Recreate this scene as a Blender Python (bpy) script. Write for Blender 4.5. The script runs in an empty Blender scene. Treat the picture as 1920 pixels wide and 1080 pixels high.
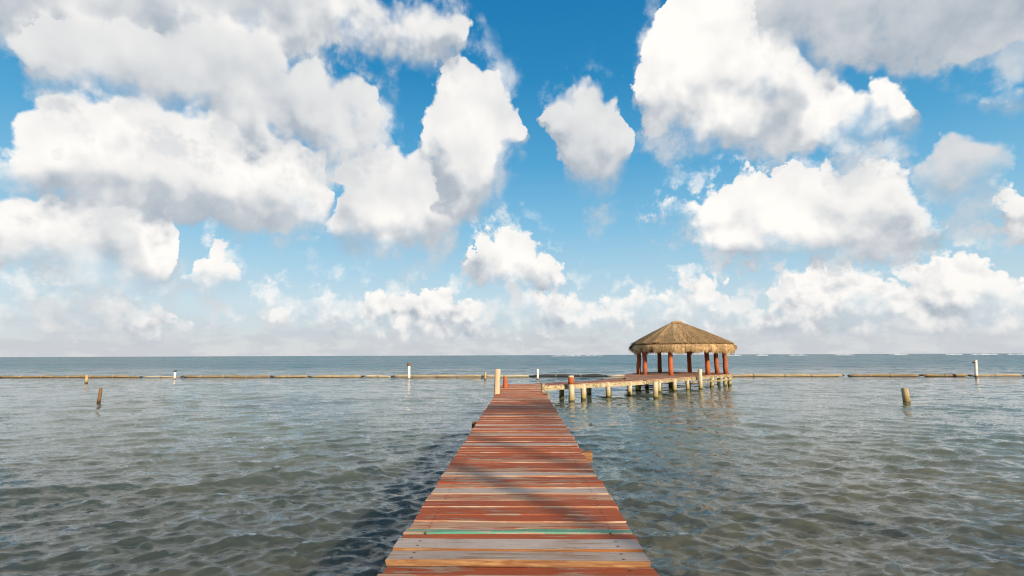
import bpy, bmesh, math, random
import numpy as np
from mathutils import Vector, Matrix

random.seed(11)
rng = np.random.default_rng(11)
scene = bpy.context.scene
COL = scene.collection
R = math.radians

# ------------------------------------------------------------------ camera
cam_data = bpy.data.cameras.new('camera')
cam = bpy.data.objects.new('camera', cam_data)
COL.objects.link(cam)
cam_data.sensor_width = 36.0
cam_data.lens = 17.81
cam_data.clip_start = 0.05
cam_data.clip_end = 40000.0
cam.matrix_world = (Matrix.Translation((0, 0, 2.5)) @ Matrix.Rotation(R(1.025), 4, 'Z')
                    @ Matrix.Rotation(R(97.55), 4, 'X') @ Matrix.Rotation(R(-0.21), 4, 'Z'))
scene.camera = cam

# ------------------------------------------------------------------ colour management, sampling
scene.view_settings.view_transform = 'Standard'
scene.view_settings.look = 'None'
scene.view_settings.exposure = 0.6
scene.view_settings.gamma = 1.0
scene.view_settings.use_curve_mapping = False
scene.render.engine = 'CYCLES'
scene.cycles.use_denoising = True
scene.cycles.use_adaptive_sampling = True
scene.cycles.adaptive_threshold = 0.02
scene.render.filter_size = 1.1
scene.cycles.filter_width = 1.1
scene.cycles.max_bounces = 6
scene.cycles.transparent_max_bounces = 4
scene.cycles.caustics_reflective = False
scene.cycles.caustics_refractive = False

# ------------------------------------------------------------------ sun (behind the camera, to the right, low)
SUN_EL = 18.0
SUN_AZ = 32.0            # degrees to the right of straight behind the camera
sun_dir = Vector((math.sin(R(SUN_AZ)) * math.cos(R(SUN_EL)), -math.cos(R(SUN_AZ)) * math.cos(R(SUN_EL)), math.sin(R(SUN_EL))))
sun_data = bpy.data.lights.new('sun', 'SUN')
sun_data.energy = 5.0
sun_data.angle = R(1.0)
sun_data.color = (1.0, 0.82, 0.60)
sun = bpy.data.objects.new('sun', sun_data)
sun.rotation_euler = sun_dir.to_track_quat('Z', 'Y').to_euler()
sun.location = (30, -40, 30)
COL.objects.link(sun)

# ------------------------------------------------------------------ sky: Nishita air plus cumulus placed by compass bearing and elevation (degrees)
# each cloud: outline of its top, outline of its base, how brightly it is lit
CLOUDS = {
    'low': [
        ([(-48.27,4.68),(-46.51,4.61),(-44.08,5.46),(-41.72,5.74),(-39.86,5.08),(-37.57,5.09),(-35.59,5.55),(-34.23,2.91)],
         [(-47.94,1.21),(-34.13,1.41)], 0.95),
        ([(-29.12,4.9),(-28.02,6.56),(-27.09,7.43),(-25.57,6.97),(-24.01,6.37),(-21.9,6.01),(-19.19,5.81),(-16.44,6.76),(-15.2,6.97),(-13.83,5.06)],
         [(-28.95,1.89),(-13.75,2.02)], 0.95),
        ([(-13.66,5.36),(-11.23,6.29),(-8.28,6.74),(-5.26,5.45),(-2.85,6.83),(1.4,7.06),(6.23,7.17),(7.4,6.13),(9.16,5.74),(11.22,6.16),(12.67,6.59),(14.04,5.03),(15.46,5.45),(16.76,7.42),(18.33,8.03),(19.92,7.55),(21.97,6.6),(23.88,4.58)],
         [(-13.57,1.79),(23.71,1.64)], 0.95),
        ([(24.09,3.92),(25.37,4.79),(26.39,5.55),(27.1,7.64),(28.46,8.33),(31.61,8.15),(33.7,7.6),(34.84,6.6),(35.72,7.6),(36.83,6.81),(38.79,7.93),(40.58,8.08),(41.86,7.19),(43.08,6.39),(44.21,5.19),(46.5,4.76)],
         [(23.94,1.31),(46.13,1.06)], 1.0),
    ],
    'low2': [
        ([(-48.13,3.25),(-45.19,3.62),(-43.54,3.05),(-41.19,3.52),(-38.65,3.97),(-34.6,3.4),(-30.65,3.22),(-28.36,4.13),(-24.94,4.51),(-21.8,3.76),(-19.14,4.27),(-12.93,3.66),(-8.84,4.23),(-4.65,3.71),(0.17,4.54),(4.97,4.02),(10.3,4.53),(14.83,3.73),(20.27,4.05),(24.79,3.24),(28.62,3.85),(33.76,3.12),(38.75,3.36),(46.29,2.68)],
         [(-47.93,1.13),(46.13,1.06)], 0.85),
    ],
    'mid': [
        ([(-34.46,6.18),(-33.4,7.78),(-32.66,9.91),(-32.16,11.26),(-31.17,11.57),(-30.16,10.41),(-29.3,7.83),(-28.26,6.55)],
         [(-34.45,6.03),(-32.62,5.88),(-28.24,6.12)], 0.95),
        ([(-23.27,10.55),(-22.67,11.32),(-21.69,11.1),(-21.44,10.27)],
         [(-23.26,10.43),(-22.34,10.05),(-21.44,10.16)], 0.9),
        ([(-6.95,11.43),(-6.41,13.23),(-5.44,14.02),(-4.39,13.55),(-3.16,12.67),(-2.36,13.8),(-1.0,14.28),(0.54,13.26),(0.95,11.64),(2.05,10.66),(3.28,11.48),(4.47,9.6),(6.12,7.47)],
         [(-6.93,9.94),(-6.36,7.54),(-2.24,7.26),(6.11,7.05)], 1.0),
        ([(13.86,15.26),(15.61,15.7),(16.96,14.28),(17.9,12.79)],
         [(13.84,14.69),(16.05,12.93),(17.87,12.34)], 0.85),
        ([(16.76,16.11),(19.31,16.87),(22.05,17.27),(24.71,18.09),(26.25,18.38),(28.66,17.73),(30.97,17.42),(32.33,17.42),(34.04,17.08),(35.77,17.68),(36.99,17.74),(37.72,17.01),(38.36,15.6),(38.97,14.07),(39.37,12.37),(40.14,10.85),(40.63,9.39)],
         [(16.75,15.83),(18.61,13.86),(19.61,12.09),(21.12,10.17),(23.13,8.91),(25.11,8.49),(28.95,8.71),(33.35,8.54),(37.34,8.34),(40.54,8.36)], 0.97),
        ([(42.44,11.57),(43.64,12.21),(44.61,12.35),(47.2,11.64)],
         [(42.4,11.22),(43.75,10.01),(44.86,8.74),(46.85,8.21)], 0.9),
    ],
    'back': [
        ([(-49.59,12.49),(-47.28,12.81),(-44.76,13.13),(-42.34,13.02),(-39.75,12.93),(-37.75,12.53),(-36.05,11.79),(-35.1,10.41),(-33.77,8.62)],
         [(-49.05,7.06),(-46.74,7.06),(-43.5,6.4),(-39.9,5.55),(-37.23,5.74),(-35.68,6.84),(-33.72,7.91)], 1.0),
        ([(-22.2,12.75),(-20.99,16.21),(-19.95,17.98),(-18.52,20.43),(-16.93,21.41),(-14.57,21.34),(-12.15,20.95),(-10.0,20.39),(-8.13,18.75),(-6.44,16.18)],
         [(-22.12,11.07),(-19.91,10.08),(-16.55,10.13),(-13.12,11.56),(-11.63,11.02),(-10.45,11.65),(-8.66,12.88),(-6.44,15.6)], 0.8),
        ([(38.52,16.5),(39.08,17.29),(39.88,17.86),(40.82,18.07),(41.75,16.71),(43.4,16.27),(44.45,15.47),(44.93,14.07)],
         [(38.37,14.9),(39.21,12.63),(41.25,11.57),(43.26,11.63),(44.87,13.44)], 0.45),
    ],
    'main': [
        ([(-49.82,14.87),(-47.67,16.79),(-47.16,17.94),(-45.96,18.77),(-44.68,19.36),(-43.8,21.14),(-42.07,22.1),(-39.8,22.67),(-35.2,23.18),(-30.49,22.76),(-25.32,21.62),(-22.26,19.91),(-21.65,18.63),(-20.15,16.01)],
         [(-49.51,11.69),(-47.27,12.68),(-44.08,13.0),(-40.49,12.75),(-36.53,12.62),(-32.16,12.6),(-27.4,12.83),(-24.34,13.02),(-22.24,13.64),(-20.13,15.45)], 1.0),
        ([(-12.94,23.45),(-11.62,24.57),(-10.81,26.94),(-10.24,29.32),(-9.25,30.15),(-7.99,30.48),(-5.76,31.53),(-4.15,30.46),(-2.22,28.83),(-0.63,27.51),(0.32,25.89),(0.82,24.4)],
         [(-12.93,23.12),(-11.25,21.73),(-10.15,18.67),(-8.89,15.82),(-7.16,14.4),(-4.71,14.74),(-3.16,15.64),(-2.11,19.16),(-0.97,22.41),(0.81,24.07)], 0.82),
        ([(12.87,27.56),(13.59,30.03),(14.26,31.44),(15.51,32.24),(17.4,33.86),(18.68,35.47),(20.09,38.68),(26.18,37.33),(27.25,34.53),(28.2,30.74),(29.49,28.35),(30.73,25.94),(32.2,24.06),(33.72,23.44),(34.86,23.93),(36.32,23.71),(37.06,22.86),(38.13,21.42),(39.36,20.17)],
         [(12.82,26.26),(14.23,24.25),(16.81,23.16),(19.61,22.27),(22.3,21.51),(24.37,20.77),(27.42,20.86),(29.81,20.4),(32.08,19.84),(34.27,19.74),(36.36,19.72),(39.32,19.73)], 1.0),
        ([(43.73,21.13),(44.93,21.55),(46.02,20.01),(48.03,19.3)],
         [(43.7,20.81),(44.32,18.91),(47.85,17.76)], 0.7),
    ],
    'top': [
        ([(-52.36,27.66),(-49.03,29.3),(-47.78,34.97),(-23.96,43.16),(-21.25,38.1),(-19.68,36.63),(-17.54,36.28),(-15.07,36.01),(-13.79,35.14),(-11.92,35.78),(-8.73,36.35),(-6.78,35.66),(-5.86,34.28),(-5.26,32.6)],
         [(-52.24,26.65),(-48.63,25.86),(-47.49,24.16),(-45.1,23.61),(-37.52,24.9),(-30.8,27.07),(-26.31,29.21),(-23.12,30.91),(-20.89,31.95),(-17.32,31.4),(-14.87,30.6),(-11.76,30.13),(-8.63,30.6),(-5.25,32.1)], 0.75),
        ([(2.11,27.04),(3.21,27.97),(4.17,28.3),(5.09,26.72),(6.35,26.76),(7.33,28.29),(8.6,28.67),(10.44,27.9),(10.41,27.01),(11.09,25.52),(11.99,23.66),(12.93,21.66)],
         [(2.11,26.56),(2.94,22.8),(3.7,19.08),(6.46,18.0),(9.5,17.85),(11.8,18.5),(12.86,19.71)], 0.62),
        ([(26.62,33.37),(28.17,35.99),(30.23,40.92),(49.68,32.64)],
         [(26.55,32.5),(27.61,29.74),(28.93,27.55),(30.73,25.94),(33.05,25.9),(34.81,25.77),(36.49,25.46),(38.43,24.46),(40.7,24.16),(42.51,24.16),(44.23,24.15),(46.55,24.63),(48.67,24.85)], 0.42),
    ],
    'lobe': [
        ([(-46.93,21.93),(-46.23,24.64),(-43.65,26.83),(-37.83,28.37),(-33.37,28.98),(-29.99,29.59),(-27.89,29.03),(-26.22,27.78),(-24.05,27.69),(-21.81,27.65),(-20.08,27.29),(-18.29,26.24),(-17.06,24.8),(-15.94,23.41),(-15.29,21.72)],
         [(-46.87,21.33),(-45.1,20.22),(-43.34,20.02),(-40.41,20.69),(-37.19,21.05),(-32.73,20.73),(-28.84,20.28),(-24.69,19.87),(-21.4,19.2),(-18.04,20.1),(-15.28,21.34)], 0.62),
    ],
}

world = bpy.data.worlds.new('World')
scene.world = world
world.use_nodes = True
wt = world.node_tree
wt.nodes.clear()


class G:
    """small helper that wires shader nodes together"""
    def __init__(self, tree):
        self.t = tree

    def new(self, kind, **props):
        n = self.t.nodes.new(kind)
        for k, v in props.items():
            setattr(n, k, v)
        return n

    def put(self, sock, val):
        if val is None:
            return
        if isinstance(val, bpy.types.NodeSocket):
            self.t.links.new(val, sock)
        else:
            sock.default_value = val

    def m(self, op, a, b=None, c=None, clamp=False):
        n = self.new('ShaderNodeMath', operation=op, use_clamp=clamp)
        self.put(n.inputs[0], a); self.put(n.inputs[1], b); self.put(n.inputs[2], c)
        return n.outputs[0]

    def add(self, a, b): return self.m('ADD', a, b)
    def sub(self, a, b): return self.m('SUBTRACT', a, b)
    def mul(self, a, b): return self.m('MULTIPLY', a, b)
    def mad(self, a, b, c): return self.m('MULTIPLY_ADD', a, b, c)

    def sm(self, x, lo, hi, a=0.0, b=1.0):
        n = self.new('ShaderNodeMapRange', interpolation_type='SMOOTHSTEP')
        self.put(n.inputs[0], x); self.put(n.inputs[1], lo); self.put(n.inputs[2], hi)
        self.put(n.inputs[3], a); self.put(n.inputs[4], b)
        return n.outputs[0]

    def lin(self, x, lo, hi, a=0.0, b=1.0):
        n = self.new('ShaderNodeMapRange', interpolation_type='LINEAR', clamp=True)
        self.put(n.inputs[0], x); self.put(n.inputs[1], lo); self.put(n.inputs[2], hi)
        self.put(n.inputs[3], a); self.put(n.inputs[4], b)
        return n.outputs[0]

    def v(self, op, a, b=None, scale=None):
        n = self.new('ShaderNodeVectorMath', operation=op)
        self.put(n.inputs[0], a); self.put(n.inputs[1], b)
        if scale is not None:
            self.put(n.inputs['Scale'], scale)
        return n.outputs[0]

    def xyz(self, x, y, z):
        n = self.new('ShaderNodeCombineXYZ')
        self.put(n.inputs[0], x); self.put(n.inputs[1], y); self.put(n.inputs[2], z)
        return n.outputs[0]

    def sep(self, vec):
        n = self.new('ShaderNodeSeparateXYZ')
        self.put(n.inputs[0], vec)
        return n.outputs

    def noise(self, vec, scale, detail=4.0, rough=0.5, dims='3D', w=None, dist=0.0, col=False):
        n = self.new('ShaderNodeTexNoise', noise_dimensions=dims)
        self.put(n.inputs['Vector'], vec)
        if w is not None:
            self.put(n.inputs['W'], w)
        n.inputs['Scale'].default_value = scale
        n.inputs['Detail'].default_value = detail
        n.inputs['Roughness'].default_value = rough
        n.inputs['Distortion'].default_value = dist
        return n.outputs['Color'] if col else n.outputs[0]

    def voro(self, vec, scale, detail=2.0, rough=0.5, dims='2D', smooth=0.7, feature='SMOOTH_F1'):
        n = self.new('ShaderNodeTexVoronoi', voronoi_dimensions=dims, feature=feature)
        self.put(n.inputs['Vector'], vec)
        n.inputs['Scale'].default_value = scale
        n.inputs['Detail'].default_value = detail
        n.inputs['Roughness'].default_value = rough
        n.inputs['Lacunarity'].default_value = 2.3
        if feature == 'SMOOTH_F1':
            n.inputs['Smoothness'].default_value = smooth
        return n.outputs['Distance']

    def mix(self, fac, a, b, blend='MIX'):
        n = self.new('ShaderNodeMix', data_type='RGBA', blend_type=blend)
        self.put(n.inputs[0], fac)
        for s, val in ((n.inputs[6], a), (n.inputs[7], b)):
            if isinstance(val, tuple) and len(val) == 3:
                val = (*val, 1.0)
            self.put(s, val)
        return n.outputs[2]

    def ramp(self, fac, stops, interp='LINEAR'):
        n = self.new('ShaderNodeValToRGB')
        cr = n.color_ramp
        cr.interpolation = interp
        while len(cr.elements) < len(stops):
            cr.elements.new(0.5)
        for e, (p, c) in zip(cr.elements, stops):
            e.position = p
            e.color = (*c, 1.0)
        self.put(n.inputs[0], fac)
        return n.outputs[0]


g = G(wt)
out = g.new('ShaderNodeOutputWorld')
bg = g.new('ShaderNodeBackground')
SKY_STRENGTH = 0.066      # with exposure 0.6
bg.inputs['Strength'].default_value = SKY_STRENGTH
K = 10.0
wt.links.new(bg.outputs[0], out.inputs[0])

direction = g.new('ShaderNodeTexCoord').outputs['Generated']
dx, dy, dz = g.sep(direction)
az = g.m('ARCTAN2', dx, dy)
A = g.sub(g.m('PINGPONG', g.mad(az, 1.0 / R(50), 1.0), 2.0), 1.0)       # bearing / 50 deg, mirrored round the compass
E = g.mul(g.m('ARCSINE', dz), 1.0 / R(45))                              # elevation / 45 deg
Epos = g.m('MAXIMUM', E, 0.0)

sky = g.new('ShaderNodeTexSky', sky_type='NISHITA', sun_disc=False)
sky.sun_elevation = R(SUN_EL)
sky.sun_rotation = R(180 - SUN_AZ)
sky.altitude = 0
sky.air_density = 1.0
sky.dust_density = 0.4
sky.ozone_density = 2.0
hs = g.new('ShaderNodeHueSaturation')
hs.inputs['Saturation'].default_value = 1.28
hs.inputs['Value'].default_value = 1.15
g.put(hs.inputs['Color'], sky.outputs[0])
air = hs.outputs[0]
# the clear air pales towards the sea horizon
deep = g.ramp(Epos, [(0.0, (0.62, 0.68, 0.74)), (0.12, (0.59, 0.72, 0.80)), (0.20, (0.43, 0.66, 0.80)), (0.32, (0.235, 0.54, 0.77)), (0.47, (0.095, 0.395, 0.68)), (0.66, (0.026, 0.265, 0.55)), (0.86, (0.012, 0.20, 0.47))])
base = g.mix(0.9, air, g.v('SCALE', deep, scale=K))

# shared noise fields in bearing/elevation space
C = g.xyz(A, g.mul(E, 0.9), 0.0)
w_col = g.noise(C, 5.5, 5.0, 0.55, dims='2D', col=True)
wv = g.v('SUBTRACT', w_col, (0.5, 0.5, 0.5))
wx, wy, wz = g.sep(wv)
Cw = g.v('ADD', C, g.v('SCALE', wv, scale=0.035))
LIT = (0.10, 0.30, 0.0)         # the way to the sun as seen in the sky plane


def fields(scale_b, scale_n, scale_r, step):
    b0 = g.voro(Cw, scale_b, 2.0, 0.5)
    n0 = g.noise(C, scale_n, 7.0, 0.6, dims='2D')
    r0 = g.noise(Cw, scale_r, 2.5, 0.45, dims='2D')
    r1 = g.noise(g.v('ADD', Cw, tuple(c * step for c in LIT)), scale_r, 2.5, 0.45, dims='2D')
    edge = g.add(g.mul(g.sub(0.50, b0), 0.8), g.mul(g.sub(n0, 0.47), 1.3))
    relief = g.add(g.mul(g.sub(r0, r1), 1.7), g.add(g.mul(g.sub(0.45, b0), 0.34), g.mul(g.sub(n0, 0.5), 0.55)))
    return edge, relief, n0


big = fields(11.0, 7.0, 7.0, 0.10)
small = fields(30.0, 18.0, 18.0, 0.045)


def layer(under, name, fld, warp, kt, st, kb, sb, hb, haze, relief_gain, white, grey, grow=0.02, core=0.0):
    """composite one family of clouds over what is behind it"""
    edge, relief, n0 = fld
    NP = 160
    xs = np.linspace(-1, 1, NP)
    T = np.full(NP, 9.0); B = np.full(NP, 9.0); S = np.full(NP, -1.0)
    for top, bot, s in CLOUDS[name]:
        ta = np.array(top); ba = np.array(bot)
        lo = max(ta[0, 0], ba[0, 0]) / 50.0; hi = min(ta[-1, 0], ba[-1, 0]) / 50.0
        sel = (xs >= lo - 0.004) & (xs <= hi + 0.004)
        t = np.interp(xs * 50, ta[:, 0], ta[:, 1]) / 45.0
        b = np.interp(xs * 50, ba[:, 0], ba[:, 1]) / 45.0
        T[sel] = t[sel]; B[sel] = b[sel]; S[sel] = s
    ok = S > 0
    mid = np.interp(xs, xs[ok], (0.5 * (T + B))[ok])
    S = np.interp(xs, xs[ok], S[ok])
    T[~ok] = mid[~ok] - 0.12; B[~ok] = mid[~ok] + 0.12
    ker = np.exp(-0.5 * (np.arange(-5, 6) / 1.7) ** 2); ker /= ker.sum()
    T = np.convolve(np.pad(T, 5, mode='edge'), ker, 'valid'); B = np.convolve(np.pad(B, 5, mode='edge'), ker, 'valid')
    ax = g.mad(g.sub(n0, 0.5), 0.9 * kt, g.mad(wx, warp, A))
    ey = g.mad(wy, warp, E)
    vc = g.new('ShaderNodeVectorCurve')
    mp = vc.mapping
    mp.use_clip = False
    for cu, vals in zip(mp.curves, (T, B, S)):
        pts = cu.points
        pts[0].location = (xs[0], vals[0]); pts[1].location = (xs[-1], vals[-1])
        for x, y in zip(xs[1:-1], vals[1:-1]):
            pts.new(x, y)
        for p in pts:
            p.handle_type = 'VECTOR'
    mp.update()
    g.put(vc.inputs['Vector'], g.xyz(ax, ax, ax))
    t, b, s = g.sep(vc.outputs[0])
    dT = g.sub(t, ey); dB = g.sub(ey, b)
    fuzz = g.lin(g.add(wz, g.mul(g.sub(n0, 0.5), 0.3)), -0.12, 0.20, 0.6, 3.2)      # some edges crisp, some frayed
    nT = g.add(g.mad(edge, kt, dT), grow)
    nB = g.add(g.mad(edge, kb, dB), grow)
    aT = g.sm(nT, 0.0, g.mul(fuzz, st))
    aB = g.sm(nB, 0.0, g.mul(fuzz, sb))
    alpha = g.mul(aT, aB)
    veil = g.mul(g.sm(g.m('MINIMUM', nT, nB), -0.075, 0.03, 0.0, 0.7), g.sm(n0, 0.47, 0.67))
    alpha = g.m('MAXIMUM', alpha, veil)
    # light falls off towards the base; lumps catch or lose the sun
    hgt = g.m('MINIMUM', g.m('MAXIMUM', g.mul(g.sub(t, b), hb), 0.012), 0.12)
    rel = g.m('DIVIDE', g.mad(edge, 0.03, dB), hgt)
    lit = g.sm(g.mad(relief, 0.6, rel), -0.3, 1.0)
    lit = g.mad(relief, relief_gain, lit)
    if core:
        depth = g.m('MINIMUM', dT, g.mul(dB, 1.5))
        lit = g.sub(lit, g.sm(g.mad(relief, -0.08, depth), 0.03, 0.24, 0.0, core))
    lit = g.m('MAXIMUM', g.mul(lit, s), g.lin(n0, 0.30, 0.72, 0.0, 0.42))
    lit = g.mad(g.sub(1.0, aT), 0.25, lit)
    col = g.mix(g.m('MULTIPLY', lit, 1.0, clamp=True), tuple(c * K for c in grey), tuple(c * K for c in white))
    if haze:
        hz = g.m('POWER', 2.718, g.mul(Epos, -haze))
        col = g.mix(hz, col, tuple(c * K for c in (0.60, 0.63, 0.67)))
    return g.mix(alpha, under, col)


# low haze bank on the horizon
bank_n = g.noise(g.xyz(A, g.mul(E, 3.2), 0.0), 10.0, 6.0, 0.55, dims='2D')
bank = g.mul(g.sm(g.mad(g.sub(bank_n, 0.5), 0.10, Epos), 0.01, 0.10, 0.85, 0.0), 1.0)
base = g.mix(bank, base, g.mix(g.sm(bank_n, 0.40, 0.62), tuple(c * K for c in (0.59, 0.615, 0.655)), tuple(c * K for c in (0.70, 0.705, 0.71))))

WHITE = (1.02, 0.99, 0.95); GREY = (0.40, 0.465, 0.54)
s = layer(base, 'low2', small, 0.05, 0.050, 0.022, 0.04, 0.06, 0.75, 20.0, 0.45, WHITE, GREY, 0.000)
s = layer(s, 'low', small, 0.05, 0.060, 0.018, 0.05, 0.08, 0.75, 20.0, 0.45, WHITE, GREY, 0.026)
s = layer(s, 'mid', (small[0], big[1], small[2]), 0.06, 0.060, 0.012, 0.050, 0.04, 0.6, 18.0, 0.5, WHITE, GREY, 0.028)
s = layer(s, 'back', big, 0.10, 0.080, 0.014, 0.070, 0.05, 0.75, 0, 0.5, WHITE, GREY, 0.044)
s = layer(s, 'main', big, 0.10, 0.090, 0.016, 0.080, 0.06, 0.6, 0, 0.5, WHITE, GREY, 0.050)
s = layer(s, 'top', big, 0.10, 0.090, 0.028, 0.090, 0.06, 0.6, 0, 0.5, WHITE, GREY, 0.055, 0.55)
s = layer(s, 'lobe', big, 0.10, 0.080, 0.020, 0.090, 0.08, 0.5, 0, 0.5, WHITE, GREY, 0.055, 0.75)
# the broken cloud goes on overhead
on = g.noise(direction, 3.2, 8.0, 0.55)
over = g.mul(g.sm(on, 0.50, 0.62), g.sm(E, 0.88, 1.08))
s = g.mix(over, s, g.mix(g.sm(on, 0.5, 0.72), tuple(c * K for c in (0.85, 0.86, 0.88)), tuple(c * K for c in (0.50, 0.55, 0.60))))
g.put(bg.inputs['Color'], s)
world.cycles.sampling_method = 'MANUAL'
world.cycles.sample_map_resolution = 512


# ------------------------------------------------------------------ helpers
def link_mesh(name, verts, faces, mats=None, parent=None, smooth=False, mat_ids=None, loc=None, rot=None):
    me = bpy.data.meshes.new(name)
    me.from_pydata([tuple(v) for v in verts], [], [tuple(f) for f in faces])
    if mats is not None:
        for m_ in (mats if isinstance(mats, (list, tuple)) else [mats]):
            me.materials.append(m_)
    if mat_ids is not None:
        me.polygons.foreach_set('material_index', list(mat_ids))
    if smooth:
        me.polygons.foreach_set('use_smooth', [True] * len(me.polygons))
    me.update()
    o = bpy.data.objects.new(name, me)
    COL.objects.link(o)
    if loc is not None:
        o.location = loc
    if rot is not None:
        o.rotation_euler = rot
    if parent is not None:
        o.parent = parent
    return o


def empty(name, loc=(0, 0, 0), rotz=0.0):
    o = bpy.data.objects.new(name, None)
    o.empty_display_size = 0.3
    COL.objects.link(o)
    o.location = loc
    o.rotation_euler = (0, 0, rotz)
    return o


def tag(o, label=None, cat=None, group=None, kind=None):
    if label: o['label'] = label
    if cat: o['category'] = cat
    if group: o['group'] = group
    if kind: o['kind'] = kind
    return o


def tube(path, radii, n=10, seed=0, jitter=0.0, cap=True):
    """round bar along a path (list of points); returns verts, faces"""
    rr = random.Random(seed)
    P = [Vector(p) for p in path]
    vs, fs = [], []
    for i, p in enumerate(P):
        d = (P[min(i + 1, len(P) - 1)] - P[max(i - 1, 0)]).normalized()
        up = Vector((0, 0, 1)) if abs(d.z) < 0.9 else Vector((0, 1, 0))
        a = d.cross(up).normalized(); b = a.cross(d).normalized()
        for k in range(n):
            th = 2 * math.pi * k / n
            r = radii[i] * (1 + rr.uniform(-jitter, jitter))
            vs.append(p + a * (math.cos(th) * r) + b * (math.sin(th) * r))
    for i in range(len(P) - 1):
        for k in range(n):
            k2 = (k + 1) % n
            fs.append((i * n + k, i * n + k2, (i + 1) * n + k2, (i + 1) * n + k))
    if cap:
        fs.append(tuple(range(n - 1, -1, -1)))
        fs.append(tuple((len(P) - 1) * n + k for k in range(n)))
    return vs, fs


def beam_mesh(p0, p1, w, h, seed=0, rough=0.006, st=6, ch=0.012):
    """sawn timber from p0 to p1 (centres), width w across, height h, worn edges"""
    rr = random.Random(seed)
    p0, p1 = Vector(p0), Vector(p1)
    d = (p1 - p0).normalized()
    side = d.cross(Vector((0, 0, 1)))
    if side.length < 0.1:
        side = Vector((1, 0, 0))
    side.normalize(); up = side.cross(d).normalized()
    prof = [(-w / 2, -h / 2), (w / 2, -h / 2), (w / 2, h / 2 - ch), (w / 2 - ch, h / 2), (-w / 2 + ch, h / 2), (-w / 2, h / 2 - ch)]
    vs, fs = [], []
    for i in range(st):
        c = p0.lerp(p1, i / (st - 1))
        for a, b in prof:
            vs.append(c + side * (a + rr.uniform(-rough, rough)) + up * (b + rr.uniform(-rough, rough)))
    n = len(prof)
    for i in range(st - 1):
        for k in range(n):
            k2 = (k + 1) % n
            fs.append((i * n + k, (i + 1) * n + k, (i + 1) * n + k2, i * n + k2))
    fs.append(tuple(range(n)))
    fs.append(tuple((st - 1) * n + k for k in range(n - 1, -1, -1)))
    return vs, fs


def new_mat(name, rough=0.7, spec=0.3):
    m_ = bpy.data.materials.new(name)
    m_.use_nodes = True
    t = m_.node_tree
    b = t.nodes['Principled BSDF']
    b.inputs['Roughness'].default_value = rough
    b.inputs['Specular IOR Level'].default_value = spec
    return m_, G(t), b


def obj_coord(q, scale):
    """object-space vector, stretched, shifted per object"""
    tc = q.new('ShaderNodeTexCoord').outputs['Object']
    rnd = q.new('ShaderNodeObjectInfo').outputs['Random']
    v_ = q.v('MULTIPLY', tc, scale)
    return q.v('ADD', v_, q.v('SCALE', (17.0, 31.0, 53.0), scale=rnd)), rnd, tc


def bump(q, bsdf, height, strength, dist):
    n = q.new('ShaderNodeBump')
    n.inputs['Strength'].default_value = strength
    n.inputs['Distance'].default_value = dist
    q.put(n.inputs['Height'], height)
    q.put(bsdf.inputs['Normal'], n.outputs[0])


def wood_mat(name, paint, paint2, bare, bare2, wear, rough=0.7, chips=0.5, nails=False):
    """painted board: streaky paint over bare wood; wear 0..1 = how much wood shows"""
    m_, q, b = new_mat(name, rough, 0.12)
    v1, rnd, tc = obj_coord(q, (1.5, 20.0, 20.0))
    v2, _, _ = obj_coord(q, (2.2, 2.2, 2.2))
    v3, _, _ = obj_coord(q, (3.0, 46.0, 46.0))
    streak = q.noise(v1, 1.0, 6.0, 0.62)
    blot = q.noise(v2, 1.0, 5.0, 0.6)
    grain = q.noise(v3, 1.0, 4.0, 0.6, dist=0.4)
    pc = q.mix(q.lin(blot, 0.3, 0.7), paint, paint2)
    pc = q.mix(q.m('MULTIPLY', rnd, 0.55), pc, tuple(c * 0.62 for c in paint2))
    bc = q.mix(q.lin(grain, 0.3, 0.7), bare2, bare)
    bc = q.mix(q.lin(streak, 0.35, 0.75, 0.0, 0.6), bc, tuple(c * 0.72 for c in bare2))
    wsum = q.add(q.mul(streak, 0.75), q.add(q.mul(blot, 0.45), q.mul(grain, 0.22)))
    wsum = q.add(wsum, q.mul(q.sub(rnd, 0.5), 0.10))
    thr = 1.02 - wear * 0.62
    mask = q.sm(wsum, thr - 0.035, thr + 0.05)
    fleck = q.sm(q.noise(q.v('MULTIPLY', v2, (0.55, 1.5, 1.0)), 15.0, 4.0, 0.65), 0.66 - 0.05 * chips, 0.71 - 0.05 * chips, 0.0, 0.85)
    mask = q.m('MAXIMUM', mask, fleck)
    col = q.mix(mask, pc, bc)
    col = q.mix(q.lin(grain, 0.25, 0.8, 0.30, 0.0), col, (0.05, 0.022, 0.015))
    if nails:
        ox, oy, oz = q.sep(tc)
        nd = q.m('SQRT', q.add(q.m('POWER', q.sub(q.m('ABSOLUTE', ox), 0.84), 2.0), q.m('POWER', q.sub(q.m('ABSOLUTE', oy), 0.052), 2.0)))
        col = q.mix(q.sm(nd, 0.007, 0.026, 0.5, 0.0), col, (0.10, 0.04, 0.02))
        col = q.mix(q.sm(nd, 0.006, 0.009, 1.0, 0.0), col, (0.035, 0.022, 0.018))
    q.put(b.inputs['Base Color'], col)
    q.put(b.inputs['Roughness'], q.lin(mask, 0.0, 1.0, rough, 0.9))
    bump(q, b, q.add(q.mul(grain, 0.6), q.mul(mask, -0.5)), 0.5, 0.006)
    return m_


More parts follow.
